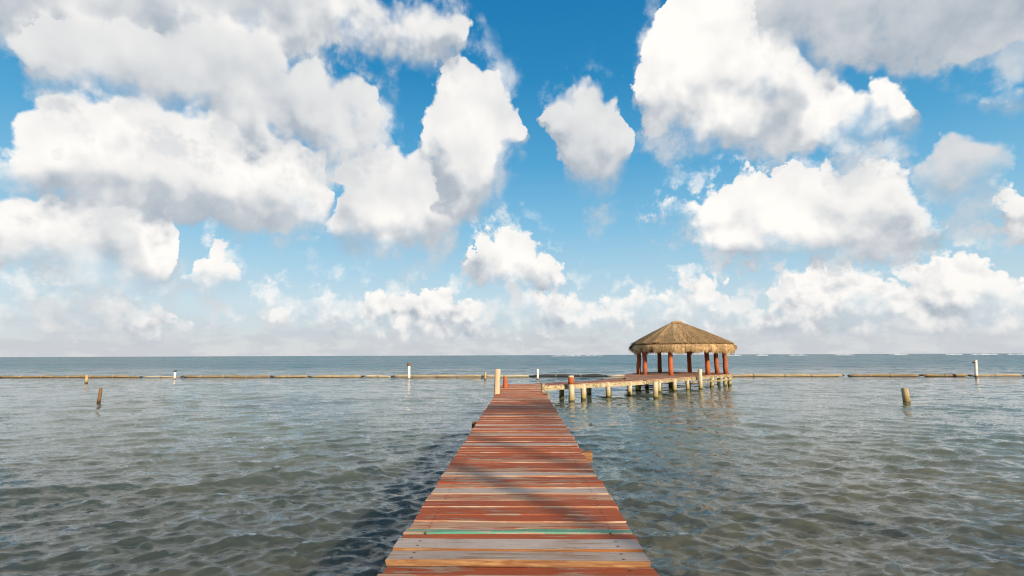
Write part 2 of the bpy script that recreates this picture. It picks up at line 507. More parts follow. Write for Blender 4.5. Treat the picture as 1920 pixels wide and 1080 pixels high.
RED = (0.45, 0.110, 0.040); RED2 = (0.33, 0.073, 0.031)
BARE = (0.46, 0.34, 0.26); BARE2 = (0.30, 0.19, 0.13)
m_red = wood_mat('red_painted_wood', RED, RED2, BARE, BARE2, 0.40, nails=True)
m_worn = wood_mat('worn_red_wood', (0.50, 0.155, 0.062), (0.40, 0.105, 0.046), (0.52, 0.36, 0.26), (0.40, 0.22, 0.14), 0.58, nails=True)
m_grey = wood_mat('bare_grey_wood', (0.50, 0.43, 0.385), (0.42, 0.35, 0.31), (0.50, 0.39, 0.31), (0.27, 0.17, 0.12), 0.44, 0.8, nails=True)
m_green = wood_mat('green_edged_wood', (0.08, 0.36, 0.23), (0.17, 0.40, 0.28), (0.48, 0.30, 0.30), (0.36, 0.27, 0.16), 0.44, nails=True)
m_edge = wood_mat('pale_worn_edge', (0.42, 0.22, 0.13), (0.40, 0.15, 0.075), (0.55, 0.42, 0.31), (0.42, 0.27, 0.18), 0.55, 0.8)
m_rust = wood_mat('orange_wood_edge', (0.34, 0.15, 0.055), (0.24, 0.085, 0.03), (0.42, 0.25, 0.12), (0.18, 0.075, 0.035), 0.58, 0.8)
m_beam = wood_mat('dark_beam_wood', (0.16, 0.085, 0.05), (0.11, 0.06, 0.04), (0.22, 0.16, 0.11), (0.12, 0.08, 0.05), 0.5, 0.85)
m_post_red = wood_mat('orange_red_post', (0.50, 0.135, 0.045), (0.42, 0.10, 0.04), (0.45, 0.20, 0.10), (0.30, 0.12, 0.07), 0.42, 0.6)
m_platform = wood_mat('dull_red_platform_wood', (0.27, 0.125, 0.095), (0.22, 0.10, 0.075), (0.42, 0.34, 0.28), (0.28, 0.2, 0.16), 0.48, 0.8)


def pile_mat(name, dry, dry2, algae, wet_top, wet_soft):
    """weathered pile: pale above, algae and a dark wet foot at the tide line"""
    m_, q, b = new_mat(name, 0.85, 0.2)
    tc = q.new('ShaderNodeTexCoord').outputs['Object']
    geo = q.new('ShaderNodeNewGeometry').outputs['Position']
    z = q.sep(geo)[2]
    n1 = q.noise(geo, 3.0, 5.0, 0.6)
    n2 = q.noise(q.v('MULTIPLY', geo, (14.0, 14.0, 1.6)), 1.0, 4.0, 0.6)
    c = q.mix(q.lin(n2, 0.3, 0.7), dry2, dry)
    c = q.mix(q.sm(n1, 0.52, 0.75, 0.0, 0.55), c, tuple(x * 0.45 for x in dry2))
    zz = q.mad(q.sub(n1, 0.5), 0.35, z)
    c = q.mix(q.sm(zz, wet_top, wet_top + wet_soft, 0.85, 0.0), c, algae)
    c = q.mix(q.sm(zz, 0.04, 0.17, 0.9, 0.0), c, (0.035, 0.03, 0.015))
    q.put(b.inputs['Base Color'], c)
    bump(q, b, n2, 0.6, 0.02)
    return m_


m_pile = pile_mat('cream_pile', (0.55, 0.48, 0.35), (0.40, 0.33, 0.22), (0.25, 0.20, 0.05), 0.12, 0.5)
m_pale_post = pile_mat('pale_wood_post', (0.60, 0.44, 0.30), (0.46, 0.30, 0.19), (0.24, 0.18, 0.07), 0.05, 0.35)
m_stump = pile_mat('yellow_grey_stump', (0.46, 0.38, 0.24), (0.20, 0.155, 0.085), (0.19, 0.145, 0.04), 0.15, 0.4)
m_brown_stick = pile_mat('brown_stick_wood', (0.22, 0.12, 0.06), (0.12, 0.065, 0.035), (0.08, 0.05, 0.02), 0.05, 0.3)
m_tan_stick = pile_mat('tan_stick_wood', (0.46, 0.32, 0.16), (0.34, 0.22, 0.10), (0.2, 0.15, 0.05), 0.05, 0.3)
m_white_pipe = pile_mat('white_painted_pipe', (0.75, 0.73, 0.70), (0.64, 0.60, 0.56), (0.40, 0.26, 0.14), 0.05, 0.35)
m_cream = wood_mat('cream_painted_beam', (0.52, 0.45, 0.31), (0.43, 0.36, 0.23), (0.28, 0.23, 0.11), (0.16, 0.13, 0.06), 0.52, 0.8)


# ------------------------------------------------------------------ sea
def make_sea():
    # a fan of rings: fine near the pier, coarse towards the horizon
    rs = [0.6]
    while rs[-1] < 14000:
        r = rs[-1]
        rs.append(r + 0.036 * (1 + (r / 10.0) ** 1.55))
    rs = np.array(rs)
    fine = np.radians(np.arange(-60, 60.01, 0.13))
    rest = np.radians(np.arange(60, 300.1, 3.0)[1:-1])
    th = np.concatenate([fine, rest])
    nr, nt = len(rs), len(th)
    Rr, Th = np.meshgrid(rs, th, indexing='ij')
    X = (Rr * np.sin(Th)).ravel(); Y = (Rr * np.cos(Th)).ravel()
    dr = np.gradient(rs)
    dth = np.abs(np.gradient(np.unwrap(th)))
    ds = np.maximum(np.repeat(dr, nt), (Rr * dth[None, :]).ravel())
    H = np.zeros_like(X); DX = np.zeros_like(X); DY = np.zeros_like(X)
    gust = 0.85 + 0.36 * np.sin(X * 0.11 + 1.3 * np.sin(Y * 0.07)) * np.sin(Y * 0.16 + 0.9 * np.sin(X * 0.09 + 2)) \
        + 0.16 * np.sin(X * 0.31 + Y * 0.23 + 1.0)
    outside = 1.0 / (1.0 + np.exp(-(Y - 62.0) / 5.0))
    wr = np.random.default_rng(5)
    NW = 165
    for i in range(NW):
        u = (i + wr.random()) / NW
        lam = 0.14 * (15.0 ** u)
        spread = 0.95 - 0.45 * u
        train = i % 3 - 1                     # -1: from the left, 0: straight in, 1: from the right
        ang = -math.pi / 2 - train * 0.68 + wr.normal(0, spread * 0.34)
        k = 2 * math.pi / lam
        steep = 0.043 * (0.7 + 0.6 * wr.random()) * float(np.interp(lam, [0.14, 0.25, 0.4, 0.8, 2.3], [1.5, 1.55, 1.05, 0.46, 0.28]))
        a = steep / k
        ph = wr.random() * 6.283
        w = np.clip((lam / ds - 2.0) / 2.5, 0, 1)
        w = w * w * (3 - 2 * w)
        sel = w > 0
        x = X[sel]; y = Y[sel]
        bend = 0.35 * np.sin(x * 0.05 + y * 0.04 + i) + 0.2 * np.sin(x * 0.13 - y * 0.09 + 2 * i)
        arg = k * (x * math.cos(ang) + y * math.sin(ang)) + ph + bend
        amp = a * w[sel] * gust[sel] * (1 + (2.2 if lam > 1.2 else 0.3) * outside[sel])
        if train:
            amp = amp * (0.40 + 0.80 / (1.0 + np.exp(-train * x / 4.0)))
        s_ = np.sin(arg)
        c_ = np.cos(arg)
        H[sel] += amp * c_
        DX[sel] -= 1.25 * amp * s_ * math.cos(ang)
        DY[sel] -= 1.25 * amp * s_ * math.sin(ang)
    # a few longer shoaling crests running in to the beach
    for lam, a, ang, ph in ((7.5, 0.030, -1.50, 0.4), (4.6, 0.024, -1.28, 2.1), (10.5, 0.035, -1.72, 4.0)):
        k = 2 * math.pi / lam
        w = np.clip((lam / ds - 2.0) / 2.5, 0, 1)
        arg = k * (X * math.cos(ang) + Y * math.sin(ang)) + ph + 0.9 * np.sin(X * 0.12 + ph) + 0.7 * np.sin(X * 0.05 + Y * 0.06)
        amp = a * w * (0.55 + 0.45 * np.sin(X * 0.21 + Y * 0.05 + 2 * ph))
        H += amp * (np.cos(arg) + 0.30 * np.cos(2 * arg))
        DX -= 0.9 * amp * np.sin(arg) * math.cos(ang); DY -= 0.9 * amp * np.sin(arg) * math.sin(ang)
    # one low wave rolling in to the left of the pier
    ax_, ay_, bx_, by_ = -12.0, 7.6, -1.6, 12.9
    lx, ly = bx_ - ax_, by_ - ay_
    LL = math.hypot(lx, ly)
    tt = ((X - ax_) * lx + (Y - ay_) * ly) / LL ** 2
    dd = ((X - ax_) * ly - (Y - ay_) * lx) / LL + 0.35 * np.sin(tt * 7.0) + 0.12 * np.sin(tt * 23.0)
    env = np.clip(tt + 0.15, 0, 1) * np.clip(1.1 - tt, 0, 1) * 2.4
    H += 0.115 * np.clip(env, 0, 1) * np.where(dd > 0, np.exp(-(dd / 0.34) ** 2), np.exp(-(dd / 0.8) ** 2)) * (1 + 0.25 * np.sin(tt * 31.0))
    co = np.stack([X + DX, Y + DY, H], 1).astype(np.float32)
    co = np.vstack([co, np.array([[0, 0, 0]], np.float32)])
    i0 = np.arange(nr - 1)[:, None] * nt + np.arange(nt)[None, :]
    i1 = np.arange(nr - 1)[:, None] * nt + (np.arange(nt)[None, :] + 1) % nt
    quads = np.stack([i0, i1, i1 + nt, i0 + nt], -1).reshape(-1, 4)
    centre = len(co) - 1
    tris = np.stack([np.full(nt, centre), (np.arange(nt) + 1) % nt, np.arange(nt)], -1)
    me = bpy.data.meshes.new('sea')
    me.vertices.add(len(co)); me.vertices.foreach_set('co', co.ravel())
    nl = quads.size + tris.size
    me.loops.add(nl)
    me.loops.foreach_set('vertex_index', np.concatenate([quads[:, ::-1].ravel(), tris.ravel()]).astype(np.int32))
    npoly = len(quads) + len(tris)
    me.polygons.add(npoly)
    starts = np.concatenate([np.arange(len(quads)) * 4, quads.size + np.arange(len(tris)) * 3]).astype(np.int32)
    me.polygons.foreach_set('loop_start', starts)
    me.update(calc_edges=True)
    me.validate()
    me.polygons.foreach_set('use_smooth', np.ones(len(me.polygons), dtype=bool))
    # keep the upper side up
    if me.polygons[len(me.polygons) // 3].normal.z < 0:
        me.flip_normals()
    o = bpy.data.objects.new('sea', me)
    COL.objects.link(o)
    return tag(o, 'rippled sea, olive grey inshore and teal blue beyond the floating boom', kind='structure')


m_sea, q, b = new_mat('sea_water', 0.06, 0.5)
b.inputs['IOR'].default_value = 1.333
b.inputs['Subsurface Weight'].default_value = 0.9
b.inputs['Subsurface Radius'].default_value = (1.0, 1.0, 0.8)
b.inputs['Subsurface Scale'].default_value = 2.0      # cloudy shallow water: soft shadows in it
pos = q.new('ShaderNodeNewGeometry').outputs['Position']
px_, py_, pz_ = q.sep(pos)
patch = q.noise(q.v('MULTIPLY', pos, (0.05, 0.09, 0.0)), 1.0, 4.0, 0.55)
far = q.sm(q.mad(q.sub(patch, 0.5), 40.0, py_), 26.0, 125.0)
sand = q.noise(q.v('MULTIPLY', pos, (0.16, 0.22, 0.0)), 1.0, 5.0, 0.6)
near_c = q.mix(q.lin(q.mad(px_, 0.016, sand), 0.38, 0.74), (0.048, 0.058, 0.047), (0.132, 0.116, 0.070))
mid_c = q.mix(q.sm(py_, 5.0, 20.0), near_c, (0.092, 0.120, 0.096))
reef = q.noise(q.v('MULTIPLY', pos, (0.012, 0.030, 0.0)), 1.0, 5.0, 0.6)
body = q.mix(far, mid_c, q.mix(q.lin(reef, 0.38, 0.64), (0.010, 0.070, 0.110), (0.040, 0.120, 0.135)))
q.put(b.inputs['Base Color'], body)
q.put(b.inputs['Roughness'], q.lin(far, 0.0, 1.0, 0.04, 0.24))
q.put(b.inputs['Specular IOR Level'], q.lin(far, 0.0, 1.0, 0.5, 0.10))     # steep chop outside the boom mirrors less of the low sky
# ripples too fine for the mesh: tilt the normal by noise slopes (small inshore, choppier outside the boom)
n1 = q.v('SUBTRACT', q.noise(q.v('MULTIPLY', pos, (8.0, 14.0, 8.0)), 1.0, 3.0, 0.6, dist=0.3, col=True), (0.5, 0.5, 0.5))
n2 = q.v('SUBTRACT', q.noise(q.v('MULTIPLY', pos, (0.8, 1.9, 1.0)), 1.0, 5.0, 0.65, dist=0.3, col=True), (0.5, 0.5, 0.5))
out_w = q.sm(q.mad(q.sub(patch, 0.5), 30.0, py_), 20.0, 80.0)
sl = q.v('ADD', q.v('SCALE', n1, scale=q.lin(out_w, 0.0, 1.0, 0.75, 0.30)), q.v('SCALE', n2, scale=q.lin(out_w, 0.0, 1.0, 0.60, 2.6)))
n3 = q.v('SUBTRACT', q.noise(q.v('MULTIPLY', pos, (0.10, 0.30, 0.0)), 1.0, 4.0, 0.6, col=True), (0.5, 0.5, 0.5))
sl = q.v('ADD', sl, q.v('SCALE', n3, scale=q.lin(out_w, 0.0, 1.0, 0.0, 1.5)))
sl = q.v('MULTIPLY', sl, (0.75, 1.0, 0.0))
nrm = q.v('NORMALIZE', q.v('ADD', q.new('ShaderNodeNewGeometry').outputs['Normal'], sl))
q.put(b.inputs['Normal'], nrm)
sea = make_sea()
sea.data.materials.append(m_sea)

# ------------------------------------------------------------------ sea bed and the beach behind the pier head
m_sand, q, b = new_mat('beach_sand', 0.95, 0.1)
tc = q.new('ShaderNodeNewGeometry').outputs['Position']
q.put(b.inputs['Base Color'], q.mix(q.noise(tc, 1.3, 6.0, 0.6), (0.36, 0.31, 0.23), (0.50, 0.44, 0.34)))
bump(q, b, q.noise(tc, 4.0, 6.0, 0.65), 0.5, 0.08)


def shore_z(y):
    return float(np.interp(y, [-90, -30, -9, -5, 0, 30, 60, 400, 16000], [1.6, 1.2, 0.55, 0.0, -0.45, -1.2, -1.6, -4.0, -9.0]))


def sheet(name, ys, x0, x1, nx, kind_label):
    xs_ = np.linspace(x0, x1, nx)
    vs, fs = [], []
    for y in ys:
        for x in xs_:
            vs.append((x, y, shore_z(y) + (0.05 * math.sin(x * 0.31 + y * 0.7) if -60 < y < -6 else 0)))
    for j in range(len(ys) - 1):
        for i in range(nx - 1):
            fs.append((j * nx + i, j * nx + i + 1, (j + 1) * nx + i + 1, (j + 1) * nx + i))
    o = link_mesh(name, vs, fs, m_sand, smooth=True)
    return tag(o, kind_label, kind='structure')


sheet('beach', [-90, -60, -40, -30, -22, -16, -12, -9, -7, -5, -2.5, 0], -140, 140, 90, 'pale sand beach behind the near end of the pier')
sheet('seabed', [0.0, 10, 30, 60, 400, 16000], -140, 140, 8, 'sandy sea bed under the water')


# ------------------------------------------------------------------ the pier
DECK = 0.90
m_planks = dict(r=m_red, w=m_worn, g=m_grey, n=m_green)


def plank_object(name, parent, x0, x1, y0, y1, ztop, th, mat, edge_mat, seed, rotz=0.0, tilt=0.0):
    """one deck board with chamfered, slightly uneven edges; local origin at its centre"""
    rr = random.Random(seed)
    L = x1 - x0; w = y1 - y0
    st = 5
    ch = rr.uniform(0.005, 0.013)
    prof = [(-w / 2, -th), (w / 2, -th), (w / 2, -ch), (w / 2 - ch, 0), (-w / 2 + ch * 1.2, 0), (-w / 2, -ch * 1.1)]
    vs, fs, ids = [], [], []
    sag = rr.uniform(-0.006, 0.006)
    for i in range(st):
        u = i / (st - 1)
        x = -L / 2 + L * u
        for a, b_ in prof:
            vs.append((x + (rr.uniform(-0.012, 0.012) if i in (0, st - 1) else 0), a + rr.uniform(-0.004, 0.004),
                       b_ + rr.uniform(-0.0025, 0.0025) + sag * math.sin(u * math.pi)))
    n = len(prof)
    for i in range(st - 1):
        for k in range(n):
            k2 = (k + 1) % n
            fs.append((i * n + k, (i + 1) * n + k, (i + 1) * n + k2, i * n + k2))
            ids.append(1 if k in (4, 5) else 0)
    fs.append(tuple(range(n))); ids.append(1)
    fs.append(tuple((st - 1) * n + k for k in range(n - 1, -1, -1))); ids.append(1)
    fs = [tuple(reversed(f)) for f in fs]
    return link_mesh(name, vs, fs, [mat, edge_mat], parent, mat_ids=ids,
                     loc=((x0 + x1) / 2, (y0 + y1) / 2, ztop), rot=(tilt, rr.uniform(-0.004, 0.004), rotz))


pier = empty('pier', (0, 12, 0))
pier_off = Vector((0, -12, 0))
tag(pier, 'long straight pier decked with worn red planks leading out over the water', 'pier')
known = [(3.46, 3.69, 'r', 0), (3.70, 3.955, 'w', 0.004), (3.965, 4.205, 'r', -0.035), (4.215, 4.405, 'g', 0.004), (4.428, 4.665, 'g', 0.016),
         (4.68, 4.838, 'r', -0.004), (4.842, 4.950, 'n', 0.004), (4.955, 5.15, 'w', 0), (5.16, 5.37, 'r', 0.006), (5.385, 5.63, 'r', -0.002),
         (5.645, 5.89, 'r', 0.004), (5.90, 6.15, 'w', -0.004), (6.165, 6.41, 'g', 0.004), (6.42, 6.62, 'w', 0), (6.63, 6.82, 'r', 0.004),
         (6.83, 7.02, 'r', -0.004), (7.03, 7.235, 'g', 0.004)]
boards = []
y = 3.45
while y > -6.2:
    w_ = random.uniform(0.19, 0.25)
    boards.append((y - w_ + 0.012, y, random.choice('rrrwg'), random.uniform(-0.006, 0.006)))
    y -= w_
boards += known
y = 7.245
pale = [9.45, 10.55, 11.35, 12.05, 13.75, 16.6, 18.9]
while y < 28.4:
    w_ = random.uniform(0.17, 0.24)
    hit = any(y <= p < y + w_ for p in pale)
    boards.append((y, y + w_ - random.uniform(0.006, 0.014), 'g' if hit else random.choice('rrrrw'), random.uniform(-0.006, 0.007) + (0.004 if hit else 0)))
    y += w_
for i, (ya, yb, ty, dz) in enumerate(boards):
    xl = -1.07 + random.uniform(-0.016, 0.012); xr = 1.0 + random.uniform(-0.012, 0.018)
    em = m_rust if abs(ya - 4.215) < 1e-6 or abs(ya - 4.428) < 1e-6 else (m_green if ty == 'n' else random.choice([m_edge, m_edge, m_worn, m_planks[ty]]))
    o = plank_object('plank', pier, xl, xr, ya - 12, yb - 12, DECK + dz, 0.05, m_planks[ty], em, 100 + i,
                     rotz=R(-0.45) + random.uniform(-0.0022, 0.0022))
    if ty == 'n':
        o['label'] = 'plank with green paint left along its edge'
for xb in (-0.86, 0.0, 0.80):
    v_, f_ = beam_mesh((xb, -18.1, DECK - 0.157), (xb, 16.3, DECK - 0.157), 0.09, 0.18, seed=int(xb * 10) + 50, st=24)
    link_mesh('beam', v_, f_, m_beam, pier)
# cross beams, some sticking out past the boards, and the piles below them
cross = [(-1.0, -1.05, 0.95), (3.3, -1.0, 0.93), (8.85, -1.02, 1.17), (13.0, -1.23, 0.96), (17.4, -1.03, 0.98), (21.9, -1.0, 0.95), (26.4, -1.0, 0.98)]
for i, (yc, xa, xb) in enumerate(cross):
    v_, f_ = beam_mesh((xa, yc - 12, DECK - 0.332), (xb, yc - 12, DECK - 0.332), 0.14, 0.17, seed=70 + i)
    link_mesh('crossbeam', v_, f_, m_beam, pier)
    for xp in (-0.84, 0.78):
        v_, f_ = tube([(xp, yc - 12, -1.5), (xp, yc - 12, -0.3), (xp, yc - 12, DECK - 0.42)], [0.12, 0.115, 0.11], 10, 90 + i, 0.05)
        link_mesh('pile', v_, f_, m_pile, pier, smooth=True)
# block nailed to the right edge and bracket on the left edge
v_, f_ = beam_mesh((0.97, 8.78 - 12, DECK - 0.075), (1.16, 8.78 - 12, DECK - 0.075), 0.26, 0.145, seed=5, st=3)
tag(link_mesh('block', v_, f_, m_rust, pier), 'orange timber block sticking out of the right edge')
v_, f_ = beam_mesh((-1.24, 12.95 - 12, DECK - 0.16), (-1.03, 12.95 - 12, DECK - 0.16), 0.20, 0.22, seed=6, st=3)
tag(link_mesh('block', v_, f_, m_beam, pier), 'dark timber block sticking out of the left edge')


def post(name, base, top, r0, r1, mat, label, cat='post', seed=1, cap=None, n=12, st=7, jit=0.035, group=None, depth=1.35, cap_name='cap', ring=None):
    """round post from below the water/deck; base = foot point, top = crown centre"""
    b0 = Vector(base); t0 = Vector(top)
    foot = b0 - Vector((0, 0, depth))
    rr = random.Random(seed)
    path, rad = [], []
    for i in range(st):
        u = i / (st - 1)
        p = foot.lerp(t0, u) if depth > 0 else b0.lerp(t0, u)
        path.append(p - b0 + Vector((rr.uniform(-1, 1), rr.uniform(-1, 1), 0)) * r0 * 0.08 * (0 < i < st - 1))
        rad.append((r0 + (r1 - r0) * u) * (1 + rr.uniform(-0.05, 0.05)))
    # slightly rounded crown
    path.append(path[-1] + Vector((0, 0, r1 * 0.18))); rad.append(r1 * 0.82)
    root = empty(name, b0)
    v_, f_ = tube(path, rad, n, seed, jit)
    link_mesh('shaft', v_, f_, mat, root, smooth=True)
    if cap is not None:
        cm, ch_, cr = cap
        tz = path[-1]
        v_, f_ = tube([tz - Vector((0, 0, 0.02)), tz + Vector((0, 0, ch_ * 0.3)), tz + Vector((0, 0, ch_ * 0.8)), tz + Vector((0, 0, ch_))],
                      [cr * 0.9, cr, cr * 0.95, cr * 0.55], n, seed + 1, 0.06)
        link_mesh(cap_name, v_, f_, cm, root, smooth=True)
    if ring is not None:
        rm, z0, z1, rr_ = ring
        v_, f_ = tube([(0, 0, z0), (0, 0, (z0 + z1) / 2), (0, 0, z1)], [rr_ * 0.98, rr_, rr_ * 0.98], n, seed + 2, 0.02)
        link_mesh('band', v_, f_, rm, root, smooth=True)
    return tag(root, label, cat, group)


post('mooring_post', (-1.14, 21.6, 0), (-1.0, 21.6, 1.90), 0.135, 0.12, m_pale_post, 'tall bare timber post at the left edge of the pier end', 'post', 21)
post('mooring_post', (-0.80, 25.3, DECK), (-0.80, 25.3, 1.40), 0.115, 0.11, m_post_red, 'short orange red post standing on the deck at the pier end', 'post', 22, depth=0.05)
post('mooring_post', (0.93, 22.3, 0), (0.93, 22.3, 1.27), 0.085, 0.08, m_cream, 'short cream post at the right edge of the pier end', 'post', 23)
post('mooring_post', (1.06, 20.9, 0), (1.06, 20.9, 1.02), 0.06, 0.055, m_cream, 'low cream stub beside the right edge of the pier', 'post', 24)

# ------------------------------------------------------------------ walkway from the pier end to the palapa
def oriented_deck(root, poly, du, width, gap, ztop, mats, seed):
    """boards across direction du, clipped to a convex polygon (world xy); children of root at origin"""
    du = Vector(du).normalized(); dv = Vector((-du.y, du.x))
    P = [(Vector(p).dot(du), Vector(p).dot(dv)) for p in poly]
    umin = min(p[0] for p in P); umax = max(p[0] for p in P)
    rr = random.Random(seed)
    u = umin + 0.01
    k = 0
    off = Vector(root.location)
    while u + width < umax:
        c = u + width / 2
        hits = []
        for a, b_ in zip(P, P[1:] + P[:1]):
            if (a[0] - c) * (b_[0] - c) < 0:
                t = (c - a[0]) / (b_[0] - a[0])
                hits.append(a[1] + t * (b_[1] - a[1]))
        if len(hits) >= 2 and max(hits) - min(hits) > 0.25:
            v0, v1 = min(hits), max(hits)
            v0 -= rr.uniform(0, 0.05)
            ce = du * c + dv * ((v0 + v1) / 2)
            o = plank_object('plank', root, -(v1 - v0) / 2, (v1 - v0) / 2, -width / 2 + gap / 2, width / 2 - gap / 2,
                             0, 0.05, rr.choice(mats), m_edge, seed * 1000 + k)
            o.location = (ce.x - off.x, ce.y - off.y, ztop + rr.uniform(-0.008, 0.008) - off.z)
            o.rotation_euler = (0, 0, math.atan2(dv.y, dv.x))
        u += width
        k += 1


walk = empty('walkway', (4.6, 31.2, 0))
tag(walk, 'narrow side walkway on cream piles joining the pier end to the thatched hut', 'walkway')
wa, wb = Vector((1.06, 27.35)), Vector((7.9, 33.0))
wd = (wb - wa).normalized(); wn = Vector((-wd.y, wd.x))
wpoly = [wa, wb, wb + wn * 1.9, wa + wn * 1.9]
oriented_deck(walk, wpoly, wd, 0.24, 0.012, DECK - 0.01, [m_platform, m_worn, m_platform], 7)


def rail(root, name, a, b_, w, h, ztop, mat, seed, st=9):
    off = Vector(root.location)
    v_, f_ = beam_mesh(Vector((a[0], a[1], ztop - h / 2)) - off, Vector((b_[0], b_[1], ztop - h / 2)) - off, w, h, seed, 0.012, st)
    return link_mesh(name, v_, f_, mat, root)


rail(walk, 'beam', wa + wd * 0.05 - wn * 0.02, wb + wn * -0.02, 0.12, 0.22, DECK - 0.064, m_cream, 31)
rail(walk, 'beam', wa + wn * 1.85, wb + wn * 1.85, 0.12, 0.26, DECK - 0.064, m_cream, 32)


def pile(root, x, y, top, r, mat, seed, name='pile', n=10):
    off = Vector(root.location)
    rr = random.Random(seed)
    dx_, dy_ = rr.uniform(-0.04, 0.04), rr.uniform(-0.04, 0.04)
    path = [Vector((x + dx_ * (1 - t), y + dy_ * (1 - t), -1.5 + (top + 1.5) * t)) - off for t in (0, 0.35, 0.55, 0.7, 0.85, 0.97, 1.0)]
    rad = [r * (1 + rr.uniform(-0.06, 0.06)) for _ in path]
    rad[-1] *= 0.86
    v_, f_ = tube(path, rad, n, seed, 0.04)
    return link_mesh(name, v_, f_, mat, root, smooth=True)


for i, (t, side) in enumerate([(0.36, 0.02), (0.36, 1.78), (0.60, 0.04), (0.63, 1.8), (0.83, 0.05), (0.84, 1.8)]):
    p = wa.lerp(wb, t) + wn * side
    pile(walk, p.x, p.y, DECK - 0.13 if side > 1 else DECK - 0.04, 0.15, m_pile, 300 + i)
# tall pile with a red painted head beside the walkway
hp = post('mooring_post', (2.70, 28.05, 0), (2.70, 28.05, 1.36), 0.175, 0.16, m_pile, 'stout cream pile with a red painted head beside the walkway', 'post', 41,
          ring=(m_post_red, 0.92, 1.30, 0.172))
post('mooring_post', (7.76, 30.0, 0), (7.76, 30.0, 0.92), 0.15, 0.14, m_pile, 'cream pile standing alone in front of the walkway', 'post', 42)
post('mooring_post', (13.02, 37.75, 0), (13.05, 37.75, 1.42), 0.15, 0.14, m_pile, 'pale pile rising above the front edge of the hut deck', 'post', 43)

# ------------------------------------------------------------------ palapa: thatched hut on posts over the water
hut = empty('palapa', (13.4, 42.6, 0))
tag(hut, 'open thatched palm roof hut on orange red posts over the water', 'hut')
HO = Vector(hut.location)
pa, pb = Vector((7.95, 33.05)), Vector((17.35, 42.75))
pd = (pb - pa).normalized(); pn = Vector((-pd.y, pd.x))
hpoly = [pa, pb, Vector((18.3, 46.2)), Vector((14.6, 48.8)), Vector((11.4, 48.2)), Vector((8.5, 42.3)), Vector((7.0, 34.3))]
oriented_deck(hut, hpoly, pd, 0.26, 0.012, DECK, [m_platform, m_platform, m_worn], 9)
rail(hut, 'beam', pa - pn * 0.02, pb - pn * 0.02, 0.14, 0.20, DECK - 0.056, m_cream, 33, 14)
rail(hut, 'beam', pa.lerp(pb, 0.45) - pn * 0.16, pb - pn * 0.16 + pd * 0.1, 0.10, 0.12, DECK - 0.36, m_cream, 34, 8)
rail(hut, 'beam', pb + pd * 0.05, Vector((18.3, 46.1)), 0.14, 0.24, DECK - 0.056, m_cream, 35, 6)
rail(hut, 'beam', pa + pn * 3.4, pb + pn * 3.2, 0.14, 0.22, DECK - 0.056, m_beam, 36, 8)
for i, (x, y) in enumerate([(9.1, 34.3), (10.55, 35.75), (11.9, 37.2), (14.72, 40.1), (16.45, 41.9), (17.1, 42.6), (8.1, 36.2), (10.2, 38.6), (9.4, 41.4), (9.7, 40.1), (12.4, 46.4), (11.5, 39.7),
                           (15.1, 46.7), (17.2, 45.2), (13.9, 43.2), (12.2, 42.5)]):
    pile(hut, x, y, DECK - 0.06, 0.145, m_pile, 400 + i)
POSTS = [(9.69, 42.6, 1), (9.93, 41.6, 2), (12.45, 46.4, 3), (11.55, 39.9, 4), (15.05, 46.2, 5), (14.92, 41.4, 6), (16.74, 44.2, 7), (17.0, 43.0, 8)]
for x, y, sd in POSTS:
    rr = random.Random(sd)
    path = [Vector((x, y, DECK - 0.02)) - HO]
    for t in (0.25, 0.5, 0.75, 1.0):
        path.append(Vector((x + rr.uniform(-0.03, 0.03) + (13.4 - x) * 0.02 * t, y, DECK + 2.35 * t)) - HO)
    v_, f_ = tube(path, [0.195, 0.185, 0.18, 0.175, 0.17], 12, sd, 0.03)
    link_mesh('post', v_, f_, m_post_red, hut, smooth=True)

# roof: solid underlay, then many palm blades
RC = Vector((13.40, 42.9)); APX = Vector((13.12, 43.0))
RX, RY = 4.0, 3.95


def ring_pt(th, s):
    """plan point on the eave outline (rounded square) scaled s about the ridge"""
    c, sn = math.cos(th), math.sin(th)
    e = 2.0 / 2.15
    x = RX * math.copysign(abs(c) ** e, c); y = RY * math.copysign(abs(sn) ** e, sn)
    wob = 1 + 0.018 * math.sin(7 * th + 1) + 0.012 * math.sin(13 * th + 2)
    e_ = RC + Vector((x, y)) * wob
    rid = APX + Vector((0.42 * max(-1, min(1, 1.6 * c)), 0.0))
    return rid.lerp(e_, s)


def roof_z(s):
    return 5.16 - (5.16 - 3.30) * (s ** 0.99) + 0.04 * math.sin(s * math.pi)


m_thatch, q, b = new_mat('palm_thatch', 0.9, 0.15)
at_ = q.new('ShaderNodeAttribute', attribute_name='shade').outputs['Fac']
pos = q.new('ShaderNodeNewGeometry').outputs['Position']
n_ = q.noise(pos, 2.2, 5.0, 0.6)
c_ = q.mix(at_, (0.31, 0.20, 0.098), (0.70, 0.49, 0.26))
c_ = q.mix(q.sm(n_, 0.42, 0.70, 0.0, 0.65), c_, (0.31, 0.215, 0.12))
q.put(b.inputs['Base Color'], c_)
m_under, q, b = new_mat('thatch_underlay', 0.95, 0.05)
b.inputs['Base Color'].default_value = (0.13, 0.085, 0.04, 1)
NT, NS = 72, 9
vs, fs = [], []
for j in range(NS):
    s_ = 0.02 + 0.98 * j / (NS - 1)
    for i in range(NT):
        p = ring_pt(2 * math.pi * i / NT, s_)
        vs.append(Vector((p.x, p.y, roof_z(s_))) - HO)
for (s_, z) in ((1.0, 3.0), (0.965, 2.88), (0.9, 2.85), (0.88, 3.2), (0.45, 4.0), (0.02, 4.75)):
    for i in range(NT):
        p = ring_pt(2 * math.pi * i / NT, s_)
        vs.append(Vector((p.x, p.y, z)) - HO)
tot = NS + 6
for j in range(tot - 1):
    for i in range(NT):
        i2 = (i + 1) % NT
        fs.append((j * NT + i, (j + 1) * NT + i, (j + 1) * NT + i2, j * NT + i2))
